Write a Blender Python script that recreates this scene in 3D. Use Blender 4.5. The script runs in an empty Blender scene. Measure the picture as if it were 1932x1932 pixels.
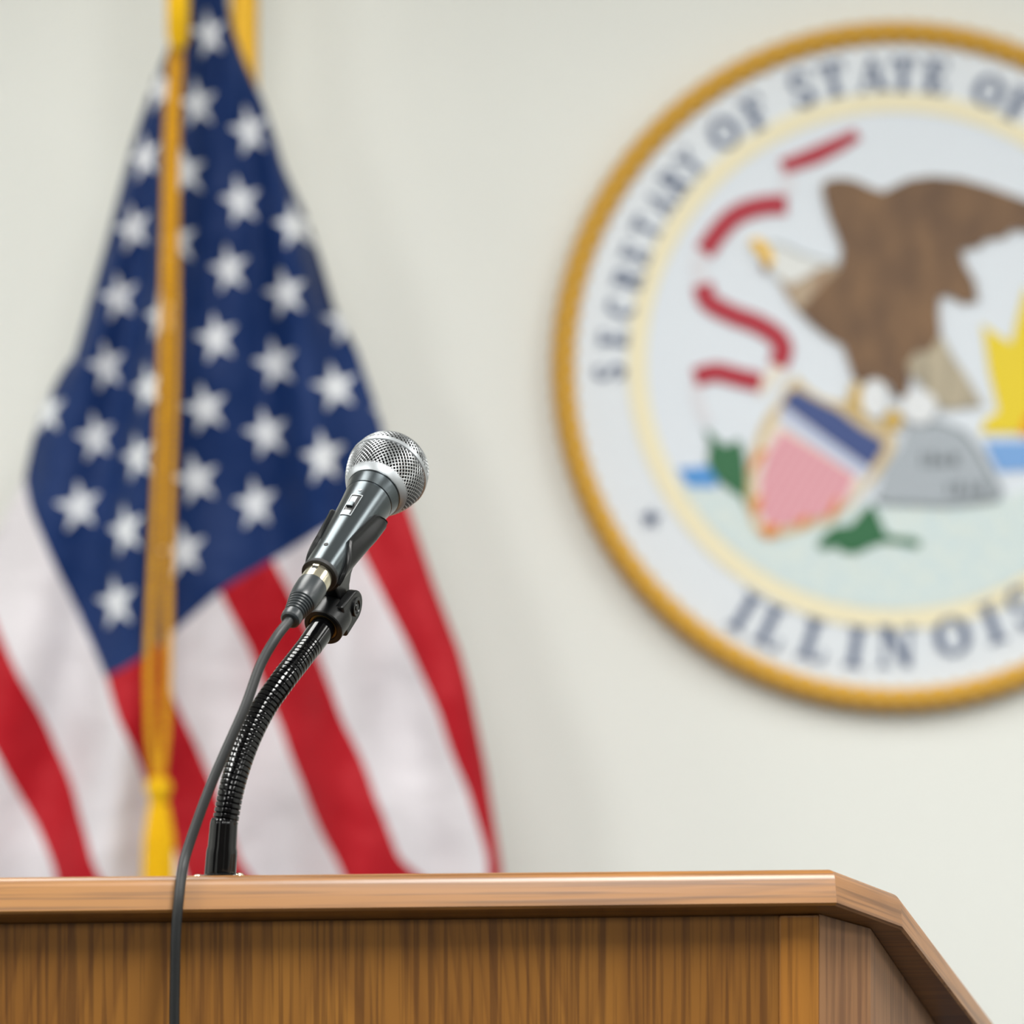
import bpy, bmesh, math, random
import numpy as np
from mathutils import Vector, Matrix

random.seed(7)
C = bpy.context.scene.collection
PI = math.pi
sc = bpy.context.scene

# ------------------------------------------------------------------ camera
F = 6842.0                      # focal length in pixels of the 1932 frame
CAMZ = 1.42
cam = bpy.data.cameras.new('camera'); co = bpy.data.objects.new('camera', cam); C.objects.link(co)
cam.sensor_width = 24; cam.sensor_height = 24; cam.lens = 85
co.location = (0, 0, CAMZ); co.rotation_euler = (PI / 2, 0, 0)
cam.dof.use_dof = True; cam.dof.focus_distance = 2.30; cam.dof.aperture_fstop = 3.6; cam.dof.aperture_blades = 9
cam.clip_end = 50
sc.camera = co

# ------------------------------------------------------------------ world, lamps, exposure
w = bpy.data.worlds.new('room_air'); sc.world = w; w.use_nodes = True
w.node_tree.nodes['Background'].inputs[0].default_value = (.95, 1, 1, 1)
w.node_tree.nodes['Background'].inputs[1].default_value = 0.0
def area(x, y, sx, sy, e, z=2.86, col=(1, .995, .965)):
    l = bpy.data.lights.new('ceiling_lamp', 'AREA'); l.shape = 'RECTANGLE'; l.size = sx; l.size_y = sy
    l.energy = e; l.color = col
    o = bpy.data.objects.new('ceiling_lamp', l); C.objects.link(o); o.location = (x, y, z)
for x, y, e in ((-2.7, -1.0, 30), (-.5, -1.0, 30), (1.7, -1.0, 30), (3.7, -1.0, 12), (-1.9, 1.35, 52), (.42, 1.35, 56), (2.75, 1.35, 42),
                (-2.7, 3.0, 32), (-.5, 3.05, 22), (1.7, 2.95, 26), (3.7, 3.0, 14)):
    area(x, y, .6, .9 if y == 1.35 else 1.2, e)
sc.view_settings.view_transform = 'Standard'; sc.view_settings.look = 'None'
sc.view_settings.gamma = 1; sc.view_settings.use_curve_mapping = False
sc.view_settings.exposure = 0.25
try:
    sc.cycles.max_bounces = 8; sc.cycles.use_denoising = True; sc.cycles.sample_clamp_indirect = 8
except Exception: pass

# ------------------------------------------------------------------ helpers
def at(px, py, Y):
    return Vector(((px - 966) / F * Y, Y, CAMZ - (py - 966) / F * Y))
def lin(c):
    return tuple(((v / 255) / 12.92 if v / 255 <= .04045 else ((v / 255 + .055) / 1.055) ** 2.4) for v in c) + (1,)
def mat(name, rgb, rough=.5, metal=0, spec=.5, coat=0, bump=None, var=None, sheen=0):
    m = bpy.data.materials.new(name); m.use_nodes = True
    nt = m.node_tree; b = nt.nodes['Principled BSDF']
    b.inputs['Base Color'].default_value = lin(rgb); b.inputs['Roughness'].default_value = rough
    b.inputs['Metallic'].default_value = metal; b.inputs['Specular IOR Level'].default_value = spec
    b.inputs['Coat Weight'].default_value = coat; b.inputs['Coat Roughness'].default_value = .12
    if sheen: b.inputs['Sheen Weight'].default_value = sheen
    tc = nt.nodes.new('ShaderNodeTexCoord')
    if bump:
        n = nt.nodes.new('ShaderNodeTexNoise'); n.inputs['Scale'].default_value = bump[0]; n.inputs['Detail'].default_value = 4
        nt.links.new(tc.outputs['Object'], n.inputs['Vector'])
        bp = nt.nodes.new('ShaderNodeBump'); bp.inputs['Strength'].default_value = bump[1]; bp.inputs['Distance'].default_value = bump[2]
        nt.links.new(n.outputs['Fac'], bp.inputs['Height']); nt.links.new(bp.outputs['Normal'], b.inputs['Normal'])
    if var:
        n = nt.nodes.new('ShaderNodeTexNoise'); n.inputs['Scale'].default_value = var[0]; n.inputs['Detail'].default_value = 5
        nt.links.new(tc.outputs['Object'], n.inputs['Vector'])
        r = nt.nodes.new('ShaderNodeValToRGB'); r.color_ramp.elements[0].position = .35; r.color_ramp.elements[1].position = .65
        r.color_ramp.elements[0].color = lin(rgb); r.color_ramp.elements[1].color = lin(var[1])
        nt.links.new(n.outputs['Fac'], r.inputs['Fac']); nt.links.new(r.outputs['Color'], b.inputs['Base Color'])
    return m

def thing(name, label, cat, loc=(0, 0, 0), rotz=0, group=None):
    o = bpy.data.objects.new(name, None); C.objects.link(o); o.location = loc; o.rotation_euler = (0, 0, rotz)
    o.empty_display_size = .05
    o['label'] = label; o['category'] = cat
    if group: o['group'] = group
    return o
def obj(name, vf, m, parent=None, local=False, smooth=35, bevel=0, label=None):
    v, f = vf
    root = parent
    while root is not None and root.parent is not None: root = root.parent
    off = Vector(root.location) if (root is not None and not local) else Vector((0, 0, 0))
    me = bpy.data.meshes.new(name); me.from_pydata([tuple(Vector(p) - off) for p in v], [], f)
    bm = bmesh.new(); bm.from_mesh(me); bmesh.ops.recalc_face_normals(bm, faces=bm.faces); bm.to_mesh(me); bm.free()
    me.update()
    if smooth:
        me.shade_smooth()
        me.set_sharp_from_angle(angle=math.radians(smooth))
    me.materials.append(m)
    o = bpy.data.objects.new(name, me); C.objects.link(o)
    if parent is not None: o.parent = parent
    if bevel:
        b = o.modifiers.new('bevel', 'BEVEL'); b.width = bevel; b.segments = 3; b.limit_method = 'ANGLE'; b.angle_limit = math.radians(40)
    if label: o['label'] = label
    return o
def join(*vfs):
    V, Fc = [], []
    for v, f in vfs:
        n = len(V); V += list(v); Fc += [tuple(i + n for i in q) for q in f]
    return V, Fc
def frame(axis, hint=Vector((0, 0, 1))):
    a = Vector(axis).normalized(); x = hint.cross(a)
    if x.length < 1e-5: x = Vector((1, 0, 0)).cross(a)
    x.normalize(); return a, x, a.cross(x)
def revolve(org, axis, prof, n=64, rfun=None):
    """prof: list of (t, r) along the axis"""
    a, x, y = frame(axis); org = Vector(org)
    V, Fc = [], []
    for (t, r) in prof:
        for i in range(n):
            th = 2 * PI * i / n; rr = r * (rfun(t, th) if rfun else 1)
            V.append(org + a * t + (x * math.cos(th) + y * math.sin(th)) * rr)
    m = len(prof)
    for j in range(m - 1):
        for i in range(n):
            Fc.append((j * n + i, j * n + (i + 1) % n, (j + 1) * n + (i + 1) % n, (j + 1) * n + i))
    if prof[0][1] > 1e-6: Fc.append(tuple(range(n)))
    if prof[-1][1] > 1e-6: Fc.append(tuple((m - 1) * n + i for i in range(n)))
    return V, Fc
def spline(pts, n):
    P = [Vector(p) for p in pts]; P = [P[0] * 2 - P[1]] + P + [P[-1] * 2 - P[-2]]
    out = []
    segs = len(P) - 3
    for k in range(n):
        u = k / (n - 1) * segs; i = min(int(u), segs - 1); t = u - i
        a, b, c, d = P[i:i + 4]
        out.append(.5 * ((2 * b) + (c - a) * t + (2 * a - 5 * b + 4 * c - d) * t * t + (3 * b - a - 3 * c + d) * t ** 3))
    return out
def resample(path, step):
    out = [path[0]]; acc = 0
    L = [0]
    for a, b in zip(path, path[1:]): L.append(L[-1] + (b - a).length)
    n = max(2, int(L[-1] / step)); j = 0
    for k in range(1, n + 1):
        d = L[-1] * k / n
        while j < len(L) - 2 and L[j + 1] < d: j += 1
        t = (d - L[j]) / max(1e-9, L[j + 1] - L[j]); out.append(path[j].lerp(path[j + 1], min(1, t)))
    return out
def tube(path, r, n=20):
    """r: number or function of the index"""
    V, Fc = [], []
    path = [Vector(p) for p in path]; m = len(path); x = None
    for j, p in enumerate(path):
        d = (path[min(j + 1, m - 1)] - path[max(j - 1, 0)]).normalized()
        if x is None: _, x, y = frame(d)
        x = (x - d * x.dot(d)).normalized(); y = d.cross(x)
        rr = r(j) if callable(r) else r
        for i in range(n):
            th = 2 * PI * i / n; V.append(p + (x * math.cos(th) + y * math.sin(th)) * rr)
    for j in range(m - 1):
        for i in range(n):
            Fc.append((j * n + i, j * n + (i + 1) % n, (j + 1) * n + (i + 1) % n, (j + 1) * n + i))
    Fc.append(tuple(range(n))); Fc.append(tuple((m - 1) * n + i for i in range(n)))
    return V, Fc
def prism(poly, d):
    """poly: 3D outline, d: extrusion vector"""
    n = len(poly); d = Vector(d)
    V = [Vector(p) for p in poly] + [Vector(p) + d for p in poly]
    return V, [tuple(range(n)), tuple(range(n, 2 * n))] + [(i, (i + 1) % n, n + (i + 1) % n, n + i) for i in range(n)]
def box(x0, x1, y0, y1, z0, z1):
    return prism([(x0, y0, z0), (x1, y0, z0), (x1, y1, z0), (x0, y1, z0)], (0, 0, z1 - z0))

# ------------------------------------------------------------------ the room
M_wall = mat('wall_paint', (235, 237, 232), .7, bump=(220, .15, .0006))
M_ceil = mat('ceiling_tile', (225, 225, 220), .9, bump=(90, .3, .002))
M_floor = mat('carpet', (52, 52, 56), .95, bump=(400, .5, .003), var=(60, (40, 40, 44)))
M_wall2 = mat('taupe_wall', (112, 106, 100), .8, bump=(220, .15, .0006))
def struct(name, vf, m):
    o = obj(name, vf, m, smooth=0); o['kind'] = 'structure'; return o
WY = 5.0
struct('wall_back', box(-3.6, 4.4, WY, WY + .12, 0, 2.9), M_wall)
struct('wall_left', box(-3.72, -3.6, -3, WY + .12, 0, 2.9), M_wall)
struct('wall_right', box(4.4, 4.52, -3, WY + .12, 0, 2.9), M_wall)
struct('wall_front', box(-3.72, 4.52, -3.12, -3, 0, 2.9), M_wall2)
struct('floor', box(-3.72, 4.52, -3.12, WY + .12, -.1, 0), M_floor)
struct('ceiling', box(-3.72, 4.52, -3.12, WY + .12, 2.9, 3.0), M_ceil)
struct('baseboard_back', box(-3.6, 4.4, WY - .012, WY, 0, .1), mat('vinyl_base', (70, 66, 62), .5))

# ------------------------------------------------------------------ oak
def oak(name, grain, light, mid, dark, seed=0., figure=1.0, rough=.38, coat=.35, rot=0):
    """grain: axis index (0 or 2) the fibres run along, in the lectern's own coordinates"""
    m = bpy.data.materials.new(name); m.use_nodes = True; nt = m.node_tree; N = nt.nodes; L = nt.links
    b = N['Principled BSDF']; b.inputs['Roughness'].default_value = rough
    b.inputs['Coat Weight'].default_value = coat; b.inputs['Coat Roughness'].default_value = .27
    tc = N.new('ShaderNodeTexCoord'); src = tc.outputs['Object']
    if rot:
        rm = N.new('ShaderNodeMapping'); rm.inputs['Rotation'].default_value = (math.radians(22), 0, -rot); L.new(src, rm.inputs['Vector']); src = rm.outputs['Vector']
    def mapped(scale, loc=(0, 0, 0)):
        mp = N.new('ShaderNodeMapping'); mp.inputs['Scale'].default_value = scale; mp.inputs['Location'].default_value = loc
        L.new(src, mp.inputs['Vector']); return mp.outputs['Vector']
    def sc3(across, along): return (along, across, across) if grain == 0 else (across, across, along)
    def noise(vec, s, det, dist=0):
        n = N.new('ShaderNodeTexNoise'); n.inputs['Scale'].default_value = s; n.inputs['Detail'].default_value = det
        n.inputs['Distortion'].default_value = dist; L.new(vec, n.inputs['Vector']); return n.outputs['Fac']
    def ramp(fac, stops):
        r = N.new('ShaderNodeValToRGB'); e = r.color_ramp.elements
        while len(e) < len(stops): e.new(.5)
        for k, (p, c) in enumerate(stops): e[k].position = p; e[k].color = c
        L.new(fac, r.inputs['Fac']); return r.outputs['Color']
    def mix(mode, fac, a, c):
        x = N.new('ShaderNodeMix'); x.data_type = 'RGBA'; x.blend_type = mode
        if isinstance(fac, float): x.inputs[0].default_value = fac
        else: L.new(fac, x.inputs[0])
        L.new(a, x.inputs[6])
        if isinstance(c, tuple): x.inputs[7].default_value = c
        else: L.new(c, x.inputs[7])
        return x.outputs[2]
    broad = noise(mapped(sc3(1, .1), (seed, seed, seed)), 9, 3, .4)
    base = ramp(broad, [(.3, lin(mid)), (.72, lin(light))])
    # growth rings: level lines of a stretched noise
    fld = noise(mapped(sc3(1, .16), (seed * 2, 3, seed)), 3.0, 1.5, .2)
    mm = N.new('ShaderNodeMath'); mm.operation = 'MULTIPLY'; mm.inputs[1].default_value = 54; L.new(fld, mm.inputs[0])
    fr = N.new('ShaderNodeMath'); fr.operation = 'FRACT'; L.new(mm.outputs[0], fr.inputs[0])
    rings = ramp(fr.outputs[0], [(0., (0, 0, 0, 1)), (.5, (.12, .12, .12, 1)), (.86, (1, 1, 1, 1)), (1., (0, 0, 0, 1))])
    fm = N.new('ShaderNodeMath'); fm.operation = 'MULTIPLY'; fm.inputs[1].default_value = .62 * figure
    sp = N.new('ShaderNodeSeparateColor'); L.new(rings, sp.inputs[0]); L.new(sp.outputs[0], fm.inputs[0])
    col = mix('MIX', fm.outputs[0], base, lin(dark))
    fine = noise(mapped(sc3(1, .018), (seed, 0, 0)), 330, 3, 0)
    pores = ramp(fine, [(.47, (0, 0, 0, 1)), (.62, (1, 1, 1, 1))])
    sp2 = N.new('ShaderNodeSeparateColor'); L.new(pores, sp2.inputs[0])
    pm = N.new('ShaderNodeMath'); pm.operation = 'MULTIPLY'; pm.inputs[1].default_value = .55; L.new(sp2.outputs[0], pm.inputs[0])
    col = mix('MIX', pm.outputs[0], col, lin(tuple(int(v * .85) for v in dark)))
    L.new(col, b.inputs['Base Color'])
    bp = N.new('ShaderNodeBump'); bp.inputs['Strength'].default_value = .12; bp.inputs['Distance'].default_value = .0006
    L.new(fine, bp.inputs['Height']); L.new(bp.outputs['Normal'], b.inputs['Normal'])
    return m
M_top = oak('oak_top', 0, (152, 104, 46), (130, 84, 34), (84, 50, 20), 1.3, .35, .38, .25)
M_front = oak('oak_front', 2, (146, 98, 37), (122, 78, 27), (78, 43, 16), 4.1, .5, .42, .1)
M_stile = oak('oak_stile', 2, (168, 114, 42), (148, 94, 34), (104, 60, 22), 9.7, .5, .42, .1)
M_side = oak('oak_side_cool_lit', 2, (142, 102, 66), (126, 86, 52), (98, 62, 38), 6.2, .3, .6, 0)  # same oak, greyed: cooler light and sheen on the sides put into the colour

# ------------------------------------------------------------------ lectern (x along its front, y towards the speaker)
YAW = math.radians(5.5)
LY = 2.2; LZ = CAMZ - (1640 - 966) / F * LY
TH = math.radians(22); THK = .0245
lect = thing('lectern', 'oak lectern with sloping chamfered top in front of the flag', 'lectern', (0, LY, 0), YAW)
D = Vector((0, math.cos(TH), -math.sin(TH))); N_ = Vector((0, math.sin(TH), math.cos(TH)))
def slab(u, d, n): return Vector((u, 0, LZ)) + D * d + N_ * n
UC = -.14
outline = [(.198, 0), (.2495, .057), (.392, .415)]
poly = outline + [(2 * UC - u, d) for u, d in reversed(outline)]
# top with rounded-over upper edge: stacked insets
def inset(poly, k):
    n = len(poly); out = []
    for i in range(n):
        a, b, c = Vector(poly[i - 1] + (0,)), Vector(poly[i] + (0,)), Vector(poly[(i + 1) % n] + (0,))
        e1, e2 = (b - a).normalized(), (c - b).normalized()
        n1, n2 = Vector((-e1.y, e1.x, 0)), Vector((-e2.y, e2.x, 0))
        m = (n1 + n2).normalized(); out.append(tuple((b + m * (k / max(.3, m.dot(n1))))[:2]))
    return out
R = .0085
lay = [(.0015, -THK), (0, -THK + .0015)] + [(R * (1 - math.cos(a)), -R + R * math.sin(a)) for a in [PI / 2 * k / 7 for k in range(8)]]
V, Fc = [], []
for k, n in lay:
    V += [slab(u, d, n) for u, d in inset(poly, k)]
n6 = len(poly)
for j in range(len(lay) - 1):
    for i in range(n6): Fc.append((j * n6 + i, j * n6 + (i + 1) % n6, (j + 1) * n6 + (i + 1) % n6, (j + 1) * n6 + i))
Fc += [tuple(range(n6)), tuple((len(lay) - 1) * n6 + i for i in range(n6))]
top = obj('top', (V, Fc), M_top, lect, local=True, smooth=30)
for ang, sd_ in ((math.atan2(.057, .0515), 2.6), (math.atan2(.358, .1425), 5.1), (-math.atan2(.057, .0515), 3.7), (-math.atan2(.358, .1425), 8.2)):
    top.data.materials.append(oak('oak_edge_cool_lit', 0, (156, 112, 72), (138, 96, 58), (92, 58, 34), sd_, .3, .42, .15, rot=ang))  # grain turned along each edge; browns greyed to paint in the cooler light there
for pf in top.data.polygons:
    nn0 = pf.normal
    if abs(nn0.x) > .45 and abs(nn0.z) < .8:
        pf.material_index = (2 if abs(nn0.x) > .8 else 1) + (2 if nn0.x < 0 else 0)
def under(y):                         # underside height of the top at depth y
    d = (y - math.sin(TH) * -THK) / math.cos(TH)
    return (slab(0, d, -THK)).z
def vpanel(a, b, thick, z0=.06, inner=1, dz=0):
    """vertical board between plan points a and b, following the slope of the top"""
    a, b = Vector(a + (0,)), Vector(b + (0,)); e = (b - a).normalized(); nrm = Vector((-e.y, e.x, 0)) * thick * inner
    pts = [a, b, b + nrm, a + nrm]
    V = [Vector((p.x, p.y, z0)) for p in pts] + [Vector((p.x, p.y, under(p.y) - .0005 + dz)) for p in pts]
    return V, [(0, 1, 2, 3), (4, 5, 6, 7), (0, 1, 5, 4), (1, 2, 6, 5), (2, 3, 7, 6), (3, 0, 4, 7)]
FY = .0085
bodyR = [(.1905, FY), (.2285, .040), (.331, .300)]
mir = lambda p: (2 * UC - p[0], p[1])
SX = .1655
obj('front_panel', vpanel((mir((SX, 0))[0], FY + .0018), (SX, FY + .0018), .018), M_front, lect, local=True, smooth=0)
obj('stile', vpanel((SX, FY), bodyR[0], .02), M_stile, lect, local=True, smooth=0, bevel=.0015, label='lighter vertical corner board')
obj('stile', vpanel(mir(bodyR[0]), mir((SX, FY)), .02), M_stile, lect, local=True, smooth=0, bevel=.0015, label='lighter vertical corner board')
obj('corner_board', vpanel(bodyR[0], bodyR[1], .018), M_side, lect, local=True, smooth=0)
obj('corner_board', vpanel(mir(bodyR[1]), mir(bodyR[0]), .018), M_side, lect, local=True, smooth=0)
obj('side_panel', vpanel(bodyR[1], bodyR[2], .018), M_side, lect, local=True, smooth=0)
obj('side_panel', vpanel(mir(bodyR[2]), mir(bodyR[1]), .018), M_side, lect, local=True, smooth=0)
bp_ = [(.205, -.015), (.26, .035), (.36, .33)]; bp_ = bp_ + [mir(p) for p in reversed(bp_)]
obj('base', prism([(x, y, 0) for x, y in bp_], (0, 0, .0595)), M_stile, lect, local=True, smooth=0, bevel=.006)
obj('shelf', prism([(.20, .06, .80), (.29, .27, .80), (2 * UC - .29, .27, .80), (2 * UC - .20, .06, .80)], (0, 0, .02)), M_side, lect, local=True, smooth=0)
obj('book_stop', join(prism([slab(.36, .395, .0), slab(2 * UC - .36, .395, .0), slab(2 * UC - .36, .407, .0), slab(.36, .407, .0)], N_ * .015)), M_top, lect, local=True, smooth=0, bevel=.003)
Mrot = Matrix.Rotation(YAW, 3, 'Z')
def lw(p): return Mrot @ Vector(p) + Vector((0, LY, 0))

# ------------------------------------------------------------------ microphone frame
AL = math.radians(50)
SD = Vector((.548, 0, .835)).normalized()
MB = at(603, 1085, 2.27)                                            # centre of the handle's tail end
A = (at(729, 894, 2.27 + .122 * math.sin(AL)) - MB).normalized()     # mic axis, tail -> head
NC = (Vector((0, -1, 0)) + A * A.y).normalized()                    # side facing the room
ER = NC.cross(A) if NC.cross(A).x > 0 else A.cross(NC); ER.normalize()
def az(deg): t = math.radians(deg); return NC * math.cos(t) + ER * math.sin(t)
UPAZ = -30
NUP = az(UPAZ); SDR = az(UPAZ + 90)
mm = .001
def MP(t, deg, r): return MB + A * (t * mm) + az(deg) * (r * mm)
def hr(t):   # handle radius
    P = [(0, 11.4), (20, 12.1), (45, 13.3), (65, 14.4), (78, 15.4), (86, 16.2), (92, 17.3), (96, 18.2)]
    for (a, b), (c, d) in zip(P, P[1:]):
        if t <= c: return b + (d - b) * (max(t, 0) - a) / (c - a)
    return P[-1][1]

M_body = mat('mic_grey_metal', (78, 84, 87), .27, .9, bump=(2500, .04, .0001))
M_ring = mat('satin_silver', (156, 160, 163), .42, .7)
M_wire = mat('bright_wire', (172, 175, 177), .3, .95)
M_foam = mat('black_foam', (8, 8, 9), .95)
M_plastic = mat('black_plastic', (9, 10, 11), .34, 0, .28, bump=(1800, .15, .0003))
M_gloss = mat('black_enamel', (4, 4, 5), .13, 0, .42)
M_rub = mat('cable_rubber', (19, 21, 22), .5)
M_boot = mat('connector_boot', (31, 36, 39), .36, 0, .5)
M_dark = mat('deep_black', (5, 5, 6), .6)
M_nick = mat('nickel', (212, 205, 182), .24, 1)
M_brass = mat('aged_brass', (120, 102, 58), .45, .9)
M_slot = mat('switch_dark', (5, 5, 6), .4)
M_lite = mat('switch_grey', (140, 143, 147), .5, .2)

mic = thing('microphone', 'silver-grey handheld microphone with mesh head held in a black clip', 'microphone', tuple(MB))
# handle: hollow tail, seam groove
prof = [(16 * mm, 9.9 * mm), (.6 * mm, 9.9 * mm), (0, 10.2 * mm), (-.3 * mm, 10.8 * mm), (0, 11.3 * mm), (1.2 * mm, 11.6 * mm)]
prof += [(t * mm, hr(t) * mm) for t in range(3, 85, 3)]
prof += [(85.2 * mm, 16.1 * mm), (85.5 * mm, 15.6 * mm), (86.0 * mm, 15.6 * mm), (86.3 * mm, 16.25 * mm), (89 * mm, 16.75 * mm), (92 * mm, 17.3 * mm), (94.6 * mm, 17.9 * mm), (95 * mm, 17.5 * mm),
         (95.6 * mm, 17.5 * mm), (95.9 * mm, 18.1 * mm), (97 * mm, 18.4 * mm), (97.4 * mm, 16 * mm)]
obj('handle', revolve(MB, A, prof, 96), M_body, mic, smooth=40)
obj('tail_ring', revolve(MB, A, [(-.8 * mm, 9.7 * mm), (-1.0 * mm, 10.1 * mm), (-1.0 * mm, 11.6 * mm), (-.4 * mm, 11.9 * mm), (1.6 * mm, 11.9 * mm), (2.0 * mm, 11.6 * mm), (2 * mm, 9.7 * mm)], 64), M_dark, mic, label='black ring at the tail')
obj('collar_ring', revolve(MB, A, [(96.2 * mm, 17 * mm), (96.2 * mm, 18.3 * mm), (96.6 * mm, 18.7 * mm), (100.9 * mm, 20.9 * mm), (101.7 * mm, 21.1 * mm), (102 * mm, 19 * mm)], 96), M_ring, mic, label='pale silver ring below the mesh')
# head
HC = 121.0
def headr(t):      # outer radius of the wire head at t (mm)
    if t < HC:
        k = (t - 101) / (HC - 101); return 20.6 + (26.0 - 20.6) * math.sin(k * PI / 2) ** .9
    k = (t - HC - 3) / 22.0
    return 26.0 if k < 0 else 26.0 * math.sqrt(max(0, 1 - k ** 2.3))
obj('foam_core', revolve(MB, A, [(t * mm, max(.01, headr(t) - 1.5) * mm) for t in (101, 105, 109, 113, 117, 121, 124, 128, 132, 136, 140, 143, 145, 145.9)], 64), M_foam, mic)
def mesh_part(ts, ncol):
    a, x, y = frame(A); V, Fc = [], []; rows = []
    for j, t in enumerate(ts):
        r = headr(t); row = []
        for i in range(ncol):
            th = 2 * PI * (i + .5 * (j % 2)) / ncol
            row.append(len(V)); V.append(MB + A * (t * mm) + (x * math.cos(th) + y * math.sin(th)) * (r * mm))
        rows.append(row)
    E = []
    for j in range(len(ts) - 1):
        for i in range(ncol):
            p = rows[j][i]
            if j % 2 == 0: q = (rows[j + 1][i], rows[j + 1][i - 1])
            else: q = (rows[j + 1][i], rows[j + 1][(i + 1) % ncol])
            E += [(p, q[0]), (p, q[1])]
    parts = []
    # wires: short tubes along every edge, joined
    VV, FF = [], []
    for p, q in E:
        P, Q = V[p], V[q]; d = (Q - P)
        nrm = ((P + Q) / 2 - (MB + A * ((P + Q) / 2 - MB).dot(A))).normalized()
        s = d.cross(nrm).normalized() * .00034; h = nrm * .00034
        e = d.normalized() * .0002
        n = len(VV)
        for B in (P - e, (P + Q) / 2 + nrm * .00012, Q + e):
            VV += [B + s, B + s * .5 + h, B - s * .5 + h, B - s, B - h]
        for k in range(2):
            for i in range(5): FF.append((n + k * 5 + i, n + k * 5 + (i + 1) % 5, n + k * 5 + 5 + (i + 1) % 5, n + k * 5 + 5 + i))
    return VV, FF
lower = [101.3 + (HC - 101.3) * (k / 13) for k in range(14)]
obj('lower_mesh', mesh_part(lower, 50), M_wire, mic, smooth=60)
up = []; t = HC + 3.2
for k in range(19):
    up.append(t)
    slope = abs(headr(t + .3) - headr(t - .0)) / .3 if t < 145 else 8
    t += 1.6 / math.sqrt(1 + slope * slope)
    if headr(t) < 5 or t > 145.8: break
obj('upper_mesh', mesh_part(up, 50), M_wire, mic, smooth=60)
obj('head_band', revolve(MB, A, [((HC - .9) * mm, 25.2 * mm), ((HC - .8) * mm, 26.6 * mm), ((HC - .4) * mm, 27.1 * mm), ((HC + 2.8) * mm, 27.0 * mm), ((HC + 3.5) * mm, 26.3 * mm), ((HC + 3.6) * mm, 25.2 * mm)], 96), M_ring, mic, label='plain silver band round the widest part')
# switch
def patch(t0, t1, dega, degb, r0, r1, n=5):
    """curved block on the handle: t in mm, angles, height above the handle skin"""
    V, Fc = [], []
    for rr in (r0, r1):
        for t in (t0, t1):
            for k in range(n + 1):
                dg = dega + (degb - dega) * k / n; V.append(MP(t, dg, hr(t) + rr))
    m = n + 1
    for b_ in (0, 2 * m):
        for k in range(n): Fc.append((b_ + k, b_ + k + 1, b_ + m + k + 1, b_ + m + k))
    for k in range(n): Fc += [(k, k + 1, 2 * m + k + 1, 2 * m + k), (m + k, m + k + 1, 3 * m + k + 1, 3 * m + k)]
    Fc += [(0, m, 3 * m, 2 * m), (n, m + n, 3 * m + n, 2 * m + n)]
    return V, Fc
S0, S1 = 49, 71; ha = 13.0
fr_ = obj('switch_frame', join(patch(S0, S0 + .8, UPAZ - ha, UPAZ + ha, -.8, .5), patch(S1 - .8, S1, UPAZ - ha, UPAZ + ha, -.8, .5),
                         patch(S0, S1, UPAZ - ha - 2, UPAZ - ha, -.8, .5, 1), patch(S0, S1, UPAZ + ha, UPAZ + ha + 2, -.8, .5, 1)), M_ring, mic, smooth=0)
obj('switch_slot', patch(S0 + .8, S1 - .8, UPAZ - ha, UPAZ + ha, -1, .12), M_slot, mic, smooth=0, label='dark recess of the switch')
sl = obj('switch_slider', join(patch(S0 + 1, S0 + 5, UPAZ - ha + 1, UPAZ + ha - 4, 0, .5), patch(S1 - 9.5, S1 - 2.5, UPAZ - ha + 2, UPAZ + ha - 8, 0, .5)), M_lite, mic, smooth=0, label='pale grey sliding plates')
obj('switch_knob', patch(S1 - 13.5, S1 - 9.3, UPAZ - ha + 3, UPAZ + ha - 7, 0, 1.6), M_body, mic, smooth=0, bevel=.0003)
obj('indicator_dot', revolve(MP(76, UPAZ, hr(76) - .3), az(UPAZ), [(0, 1.2 * mm), (.55 * mm, 1.2 * mm), (.6 * mm, .9 * mm), (.45 * mm, .8 * mm), (.45 * mm, 0)], 24), M_ring, mic)
obj('set_screw', revolve(MP(17, UPAZ - 4, hr(17) - .6), az(UPAZ - 4), [(0, 1.5 * mm), (.8 * mm, 1.5 * mm), (.8 * mm, 0)], 20), M_dark, mic, label='tiny dark screw hole')

# ------------------------------------------------------------------ clip with swivel adapter
BT = 22.8; HH = 38
HG = MB + A * (BT * mm) - NUP * (HH * mm)                              # hinge centre
DN = (Vector((.56, 0, .828)) * math.cos(math.radians(47)) + Vector((0, 1, 0)) * math.sin(math.radians(47))).normalized()
MO = HG - DN * .025                                                    # adapter mouth centre
clip = thing('microphone_clip', 'black plastic swivel clip cradling the microphone on the gooseneck', 'microphone clip', tuple(MO))
def halfang(t):
    P = [(3, 55), (8, 78), (18, 108), (24, 126), (28, 133), (45, 126), (61, 118), (64, 112), (67, 97), (71, 76), (74, 60)]
    for (a, b), (c, d) in zip(P, P[1:]):
        if t <= c: return b + (d - b) * (t - a) / (c - a)
    return P[-1][1]
V, Fc = [], []; nt_, na = 74, 48
for side in (0, 1):
    for j in range(nt_):
        t = 3 + 73 * j / (nt_ - 1); ha_ = halfang(t)
        for i in range(na):
            ph = -ha_ + 2 * ha_ * i / (na - 1)
            edge = abs(ph) / ha_
            th_ = 2.0 + 3.4 * math.exp(-((abs(ph) - 82) / 20.) ** 2) * max(0, min(1, (t - 12) / 40)) * min(1, (75 - t) / 9) + 1.0 * (1 - edge) + (.7 if edge > .93 else 0)
            if edge > .985: th_ *= .75
            r = hr(t) + .15 + (th_ if side else 0)
            V.append(MP(t, 180 + UPAZ + ph, r))
NN = nt_ * na
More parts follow.
